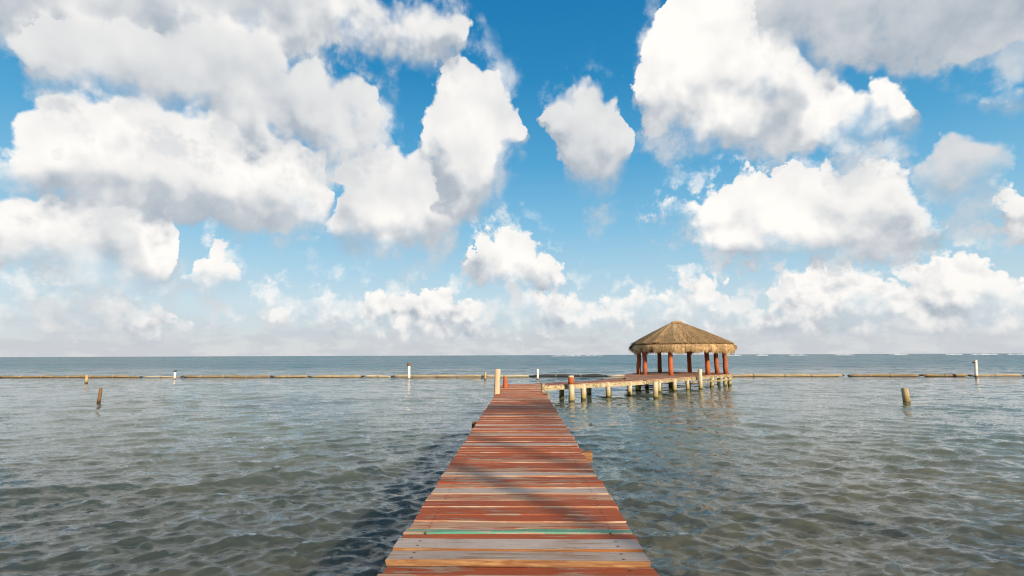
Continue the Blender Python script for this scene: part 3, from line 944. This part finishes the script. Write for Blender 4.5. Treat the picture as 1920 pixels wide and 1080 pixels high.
fs.append(tuple(range(NT)))
fs.append(tuple((tot - 1) * NT + i for i in range(NT - 1, -1, -1)))
roof = link_mesh('roof', vs, fs, m_under, hut, smooth=True)


def blades(name, parent, gen, mat):
    """gen yields (root, tip, side, width, droop, shade); each blade is two quads bent in the middle"""
    V, F, S = [], [], []
    for root_, tip, side, w, mid, shade in gen:
        k = len(V)
        V += [root_ - side * w, root_ + side * w, mid + side * w * 0.9, mid - side * w * 0.9, tip]
        F += [(k, k + 1, k + 2, k + 3), (k + 3, k + 2, k + 4)]
        S += [shade] * 5
    o = link_mesh(name, V, F, mat, parent)
    at2 = o.data.attributes.new('shade', 'FLOAT', 'POINT')
    at2.data.foreach_set('value', S)
    o['kind'] = 'stuff'
    return o


def roof_gen():
    rr = random.Random(77)
    for k in range(15000):
        th = rr.uniform(0, 2 * math.pi)
        s0 = rr.random() ** 0.6 * 0.95 + 0.01
        ln = rr.uniform(0.10, 0.2)
        s1 = min(s0 + ln, 1.03)
        dth = rr.gauss(0, 0.012)
        a = ring_pt(th, s0); c = ring_pt(th + dth, s1)
        bunch = 0.08 * math.sin(17 * th + 4 * math.sin(2 * th)) * (0.6 + 0.4 * math.sin(2 * th + 0.5)) + 0.03 * math.sin(31 * th)
        lift = rr.uniform(0.0, 0.13) + (0.16 * rr.random() if rr.random() < 0.08 else 0) + max(0, bunch)
        r0 = Vector((a.x, a.y, roof_z(s0) + 0.015 + max(0, bunch) * s0)) - HO
        r1 = Vector((c.x, c.y, roof_z(s1) + 0.03 + lift * s1)) - HO
        d = (r1 - r0).normalized()
        side = d.cross(Vector((0, 0, 1))).normalized()
        mid = r0.lerp(r1, 0.55) + Vector((0, 0, 0.025))
        yield r0, r1, side, rr.uniform(0.012, 0.03), mid, min(1, max(0, rr.gauss(0.40, 0.26) + bunch * 3))


def skirt_gen():
    rr = random.Random(78)
    for k in range(11000):
        th = rr.uniform(0, 2 * math.pi)
        lay = rr.random()
        s0 = 0.985 + 0.03 * lay - 0.01
        a = ring_pt(th, s0)
        outv = (a - RC).normalized()
        clump = 0.5 + 0.5 * math.sin(23 * th + 3 * math.sin(5 * th)) * math.sin(9 * th + 1)
        ln = 0.33 + 0.27 * clump + 0.10 * math.sin(6 * th + 1.0) + rr.uniform(-0.16, 0.22) + (0.22 * rr.random() if rr.random() < 0.06 else 0)
        z0 = roof_z(1.0) - 0.05 + rr.uniform(-0.06, 0.04)
        r0 = Vector((a.x, a.y, z0)) - HO
        bow = 0.07 + 0.13 * lay + 0.05 * math.sin(11 * th)
        tw = rr.gauss(0, 0.05)
        tang = Vector((-outv.y, outv.x))
        m2 = a + outv * bow + tang * tw * 0.5
        t2 = a + outv * (bow * 0.75 + rr.uniform(-0.06, 0.04)) + tang * tw
        mid = Vector((m2.x, m2.y, z0 - ln * 0.45)) - HO
        tip = Vector((t2.x, t2.y, z0 - ln)) - HO
        yield r0, tip, Vector((tang.x, tang.y, 0)), rr.uniform(0.012, 0.028), mid, min(1, max(0, rr.gauss(0.52, 0.24) + 0.4 * (clump - 0.5)))


blades('thatch', hut, roof_gen(), m_thatch)
blades('fringe', hut, skirt_gen(), m_thatch)
# ridge roll, ring beam and rafters under the thatch
v_, f_ = tube([Vector((12.55, 43.0, 5.08)) - HO, Vector((12.8, 43.0, 5.2)) - HO, Vector((13.15, 43.0, 5.23)) - HO, Vector((13.5, 43.0, 5.19)) - HO, Vector((13.75, 43.0, 5.06)) - HO],
              [0.04, 0.09, 0.10, 0.09, 0.04], 10, 3, 0.12)
link_mesh('ridge_cap', v_, f_, m_thatch, hut, smooth=True)
order = [0, 1, 3, 5, 7, 6, 4, 2]
for a, b_ in zip(order, order[1:] + order[:1]):
    A_, B_ = POSTS[a], POSTS[b_]
    v_, f_ = tube([Vector((A_[0], A_[1], 3.18)) - HO, Vector((B_[0], B_[1], 3.18)) - HO], [0.09, 0.09], 8, a, 0.04)
    link_mesh('ring_beam', v_, f_, m_beam, hut, smooth=True)

# ------------------------------------------------------------------ floating boom, segment by segment
def boom_mat(name, a, c, dark):
    m_, q, b = new_mat(name, 0.8, 0.25)
    geo = q.new('ShaderNodeNewGeometry').outputs['Position']
    n1 = q.noise(q.v('MULTIPLY', geo, (0.8, 3.0, 5.0)), 1.0, 6.0, 0.65)
    n2 = q.noise(geo, 5.0, 4.0, 0.6)
    c_ = q.mix(q.lin(n1, 0.33, 0.68), a, c)
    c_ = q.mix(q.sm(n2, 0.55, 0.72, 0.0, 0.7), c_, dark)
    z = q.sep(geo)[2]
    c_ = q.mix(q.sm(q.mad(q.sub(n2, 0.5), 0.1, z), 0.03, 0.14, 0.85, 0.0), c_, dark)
    q.put(b.inputs['Base Color'], c_)
    bump(q, b, n2, 0.6, 0.03)
    return m_


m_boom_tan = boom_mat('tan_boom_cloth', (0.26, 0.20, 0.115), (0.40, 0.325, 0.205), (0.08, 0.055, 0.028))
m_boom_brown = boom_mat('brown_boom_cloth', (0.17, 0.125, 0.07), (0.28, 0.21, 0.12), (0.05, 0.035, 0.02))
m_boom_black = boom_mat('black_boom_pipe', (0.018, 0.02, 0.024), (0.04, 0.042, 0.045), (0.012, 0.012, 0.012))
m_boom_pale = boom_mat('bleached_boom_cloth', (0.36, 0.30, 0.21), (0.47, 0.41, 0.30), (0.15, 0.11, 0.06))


def boom_y(x):
    return float(np.interp(x, [-90, -63, -45, -29, -15, 0, 13, 24, 37, 55, 80], [62.0, 61.2, 60.6, 60.1, 59.7, 59.2, 58.8, 58.5, 58.1, 57.5, 56.5]))


SEGS = [(-84, -63.5, 0.18, m_boom_brown, 'brown floating boom segment running out of the left edge of the picture'),
        (-63.3, -45.5, 0.19, m_boom_brown, 'long dark brown floating boom segment near the left edge'),
        (-45.2, -40.6, 0.10, m_boom_pale, 'thin bleached low lying boom segment at the far left'),
        (-40.3, -29.6, 0.19, m_boom_brown, 'brown boom segment right of the dark topped marker stake'),
        (-29.3, -25.1, 0.17, m_boom_tan, 'short tan boom segment left of the middle of the left line'),
        (-24.8, -18.7, 0.19, m_boom_tan, 'straight tan boom segment in the middle of the left line'),
        (-18.4, -15.2, 0.18, m_boom_pale, 'short pale boom segment left of the tall white marker pole'),
        (-14.9, -4.6, 0.185, m_boom_tan, 'long tan boom segment between the white marker pole and the pier'),
        (-4.3, 0.9, 0.15, m_boom_pale, 'thin pale boom segment seen behind the pier end posts'),
        (1.1, 9.6, 0.24, m_boom_black, 'thick black boom pipe behind the start of the walkway'),
        (9.9, 23.0, 0.17, m_boom_pale, 'pale boom segment behind the walkway and the hut'),
        (23.3, 35.9, 0.21, m_boom_tan, 'long tan boom segment just right of the thatched hut'),
        (36.6, 44.1, 0.21, m_boom_brown, 'dark brown boom segment right of the gap in the line'),
        (44.4, 49.3, 0.19, m_boom_brown, 'brown boom segment just left of the tall white pole at right'),
        (49.6, 55.0, 0.17, m_boom_tan, 'tan boom segment just right of the tall white pole at right'),
        (55.3, 76, 0.17, m_boom_tan, 'tan boom segment running out of the right edge of the picture')]
for i, (x0, x1, r, mt, lab) in enumerate(SEGS):
    rr = random.Random(600 + i)
    xm = 0.5 * (x0 + x1)
    root = empty('floating_boom', (xm, boom_y(xm), 0))
    tag(root, lab, 'boom', 'segments of the floating boom')
    n = max(6, int((x1 - x0) / 0.55))
    path, rad = [], []
    sag = rr.uniform(-0.25, 0.25)
    for k in range(n + 1):
        u = k / n
        x = x0 + (x1 - x0) * u
        path.append(Vector((x - xm, boom_y(x) - boom_y(xm) + sag * math.sin(u * math.pi), 0.09 + 0.03 * math.sin(x * 1.3 + i) + rr.uniform(-0.015, 0.015))))
        e = min(1.0, 0.55 + 6 * min(u, 1 - u))
        rad.append(0.88 * r * e * (1 + 0.10 * math.sin(x * 2.1 + i) + rr.uniform(-0.06, 0.06)))
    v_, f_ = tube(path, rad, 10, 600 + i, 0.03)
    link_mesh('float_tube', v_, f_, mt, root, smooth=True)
    for u in (0.0, 1.0):
        c = path[0] if u == 0 else path[-1]
        sx = -1 if u == 0 else 1
        v_, f_ = tube([c + Vector((-0.02 * sx, 0, 0)), c + Vector((0.08 * sx, 0, 0)), c + Vector((0.16 * sx, 0, -0.04))], [r * 0.62, r * 0.5, r * 0.22], 8, i, 0.05)
        link_mesh('end_clamp', v_, f_, m_boom_black, root, smooth=True)
    if x1 - x0 > 3:
        k = max(1, int((x1 - x0) / 3.2))
        for j in range(1, k + 1):
            u = j / (k + 1)
            c = path[int(u * n)]
            v_, f_ = tube([c + Vector((-0.06, 0, 0)), c + Vector((0.06, 0, 0))], [r * 1.1, r * 1.1], 10, i + j, 0.02)
            link_mesh('strap', v_, f_, m_boom_brown if mt is not m_boom_brown else m_boom_tan, root)

# ------------------------------------------------------------------ marker posts and stakes in the water
post('marker_post', (-41.1, 47.9, 0), (-41.15, 47.9, 0.74), 0.13, 0.115, m_tan_stick, 'short tan stake just in front of the boom at far left', 'stake', 51)
post('marker_post', (-38.4, 56.3, 0), (-38.45, 56.3, 0.78), 0.13, 0.12, m_white_pipe, 'pale stake with a dark cap at the left of the boom line', 'stake', 52, cap=(m_boom_black, 0.14, 0.15))
post('marker_post', (-12.0, 54.7, 0), (-12.03, 54.7, 1.42), 0.14, 0.13, m_white_pipe, 'white marker pole with a brown lumpy cap left of the pier', 'pole', 53, cap=(m_brown_stick, 0.24, 0.23), cap_name='cap')
post('marker_post', (-3.74, 53.0, 0), (-3.74, 53.0, 0.78), 0.12, 0.11, m_tan_stick, 'small tan stake in the boom line just left of the pier end', 'stake', 54)
post('marker_post', (1.65, 52.7, 0), (1.66, 52.7, 1.06), 0.11, 0.10, m_white_pipe, 'slim white topped pole behind the pier end', 'pole', 55)
post('marker_post', (48.6, 55.9, 0), (48.78, 55.9, 1.72), 0.15, 0.14, m_white_pipe, 'tall white pole with a reddish band at far right', 'pole', 56, cap=(m_white_pipe, 0.07, 0.16), ring=(m_brown_stick, 1.48, 1.62, 0.155))
post('marker_post', (-22.72, 27.3, 0), (-22.62, 27.3, 0.82), 0.115, 0.07, m_brown_stick, 'dark brown leaning stake standing alone in the water at left', 'stake', 57)
post('marker_post', (19.48, 26.5, 0), (19.42, 26.5, 0.74), 0.165, 0.155, m_stump, 'thick yellowish pile stump alone in the water at right', 'pile', 58)

# ------------------------------------------------------------------ surf on the distant reef
m_foam, q, b = new_mat('surf_foam', 0.9, 0.2)
b.inputs['Base Color'].default_value = (0.62, 0.64, 0.66, 1)
vs, fs = [], []
rr = random.Random(4)
for x0, x1 in [(59, 130), (128, 172), (428, 459), (492, 517), (550, 588), (653, 699), (769, 811), (874, 904), (912, 925), (932, 992), (1000, 1008), (1014, 1090)]:
    k0 = len(vs)
    n = max(5, int((x1 - x0) / 3.0))
    yb = 1075 + rr.uniform(-15, 15)
    for i in range(n + 1):
        u = i / n
        x = x0 + (x1 - x0) * u
        h = (0.5 + 1.3 * rr.random()) * min(1, 5 * min(u, 1 - u) + 0.15)
        wdt = rr.uniform(3, 6)
        yy = yb + rr.uniform(-2, 2)
        vs += [(x, yy - wdt, -0.3), (x, yy - 1, h), (x, yy + 1.5, h * 0.9), (x, yy + 4, -0.3)]
    for i in range(n):
        for j in range(3):
            a = k0 + i * 4 + j
            fs.append((a, a + 4, a + 5, a + 1))
tag(link_mesh('surf', vs, fs, m_foam, smooth=True), 'thin broken white surf line along the horizon', kind='stuff')

# ------------------------------------------------------------------ coconut palms on the beach behind the camera; their shade falls on the deck
m_trunk, q, b = new_mat('palm_trunk', 0.9, 0.1)
geo = q.new('ShaderNodeNewGeometry').outputs['Position']
q.put(b.inputs['Base Color'], q.mix(q.noise(q.v('MULTIPLY', geo, (3, 3, 9)), 1.0, 4.0, 0.6), (0.16, 0.12, 0.09), (0.32, 0.26, 0.20)))
m_frond, q, b = new_mat('palm_frond', 0.55, 0.4)
geo = q.new('ShaderNodeNewGeometry').outputs['Position']
q.put(b.inputs['Base Color'], q.mix(q.noise(geo, 0.9, 3.0, 0.5), (0.035, 0.075, 0.018), (0.09, 0.12, 0.035)))


def palm(x, y, h, lean, seed, label):
    rr = random.Random(seed)
    z0 = shore_z(y)
    root = empty('palm_tree', (x, y, z0))
    path, rad = [], []
    for i in range(14):
        t = i / 13
        path.append(Vector((lean[0] * t * t, lean[1] * t * t, -0.15 + h * t)))
        rad.append(0.115 - 0.035 * t + (0.10 if i == 0 else 0) + 0.012 * (i % 2))
    v_, f_ = tube(path, rad, 10, seed, 0.03)
    link_mesh('trunk', v_, f_, m_trunk, root, smooth=True)
    top = path[-1]
    V, F = [], []
    for k in range(24):
        a = 2 * math.pi * k / 24 + rr.uniform(-0.15, 0.15)
        el = rr.uniform(-0.5, 1.1)
        L = rr.uniform(2.6, 3.5)
        d = Vector((math.cos(a), math.sin(a), 0))
        pts = []
        for j in range(11):
            t = j / 10
            pts.append(top + d * (L * t * math.cos(el * (1 - 0.5 * t))) + Vector((0, 0, L * (math.sin(el) * t - 0.55 * t * t))))
        for j in range(10):
            w = 0.025 * (1 - j / 11)
            sd = d.cross(Vector((0, 0, 1)))
            k0 = len(V)
            V += [pts[j] - sd * w, pts[j] + sd * w, pts[j + 1] + sd * w, pts[j + 1] - sd * w]
            F.append((k0, k0 + 1, k0 + 2, k0 + 3))
        for j in range(2, 40):
            t = j / 40
            i0 = min(9, int(t * 10)); p = pts[i0].lerp(pts[i0 + 1], t * 10 - i0)
            fw = (pts[i0 + 1] - pts[i0]).normalized()
            for s_ in (-1, 1):
                sd = d.cross(Vector((0, 0, 1))) * s_
                ll = 0.75 * math.sin(math.pi * min(1, 0.12 + t * 0.88)) + 0.12
                tip = p + (sd * 0.8 + fw * 0.45 + Vector((0, 0, -0.45 - rr.uniform(0, 0.2)))).normalized() * ll
                k0 = len(V)
                V += [p - fw * 0.022, p + fw * 0.022, tip]
                F.append((k0, k0 + 1, k0 + 2))
    link_mesh('crown', V, F, m_frond, root)
    return tag(root, label, 'palm tree', 'palms on the beach behind the pier')


palm(10.4, -10.7, 14.0, (0.3, 0.4), 1, 'slender coconut palm on the beach nearest the pier')
palm(13.6, -12.6, 14.6, (-0.3, -0.2), 2, 'tall coconut palm on the beach behind the nearest palm')
palm(18.5, -13.5, 11.6, (0.5, -0.3), 3, 'coconut palm on the beach farthest from the pier')
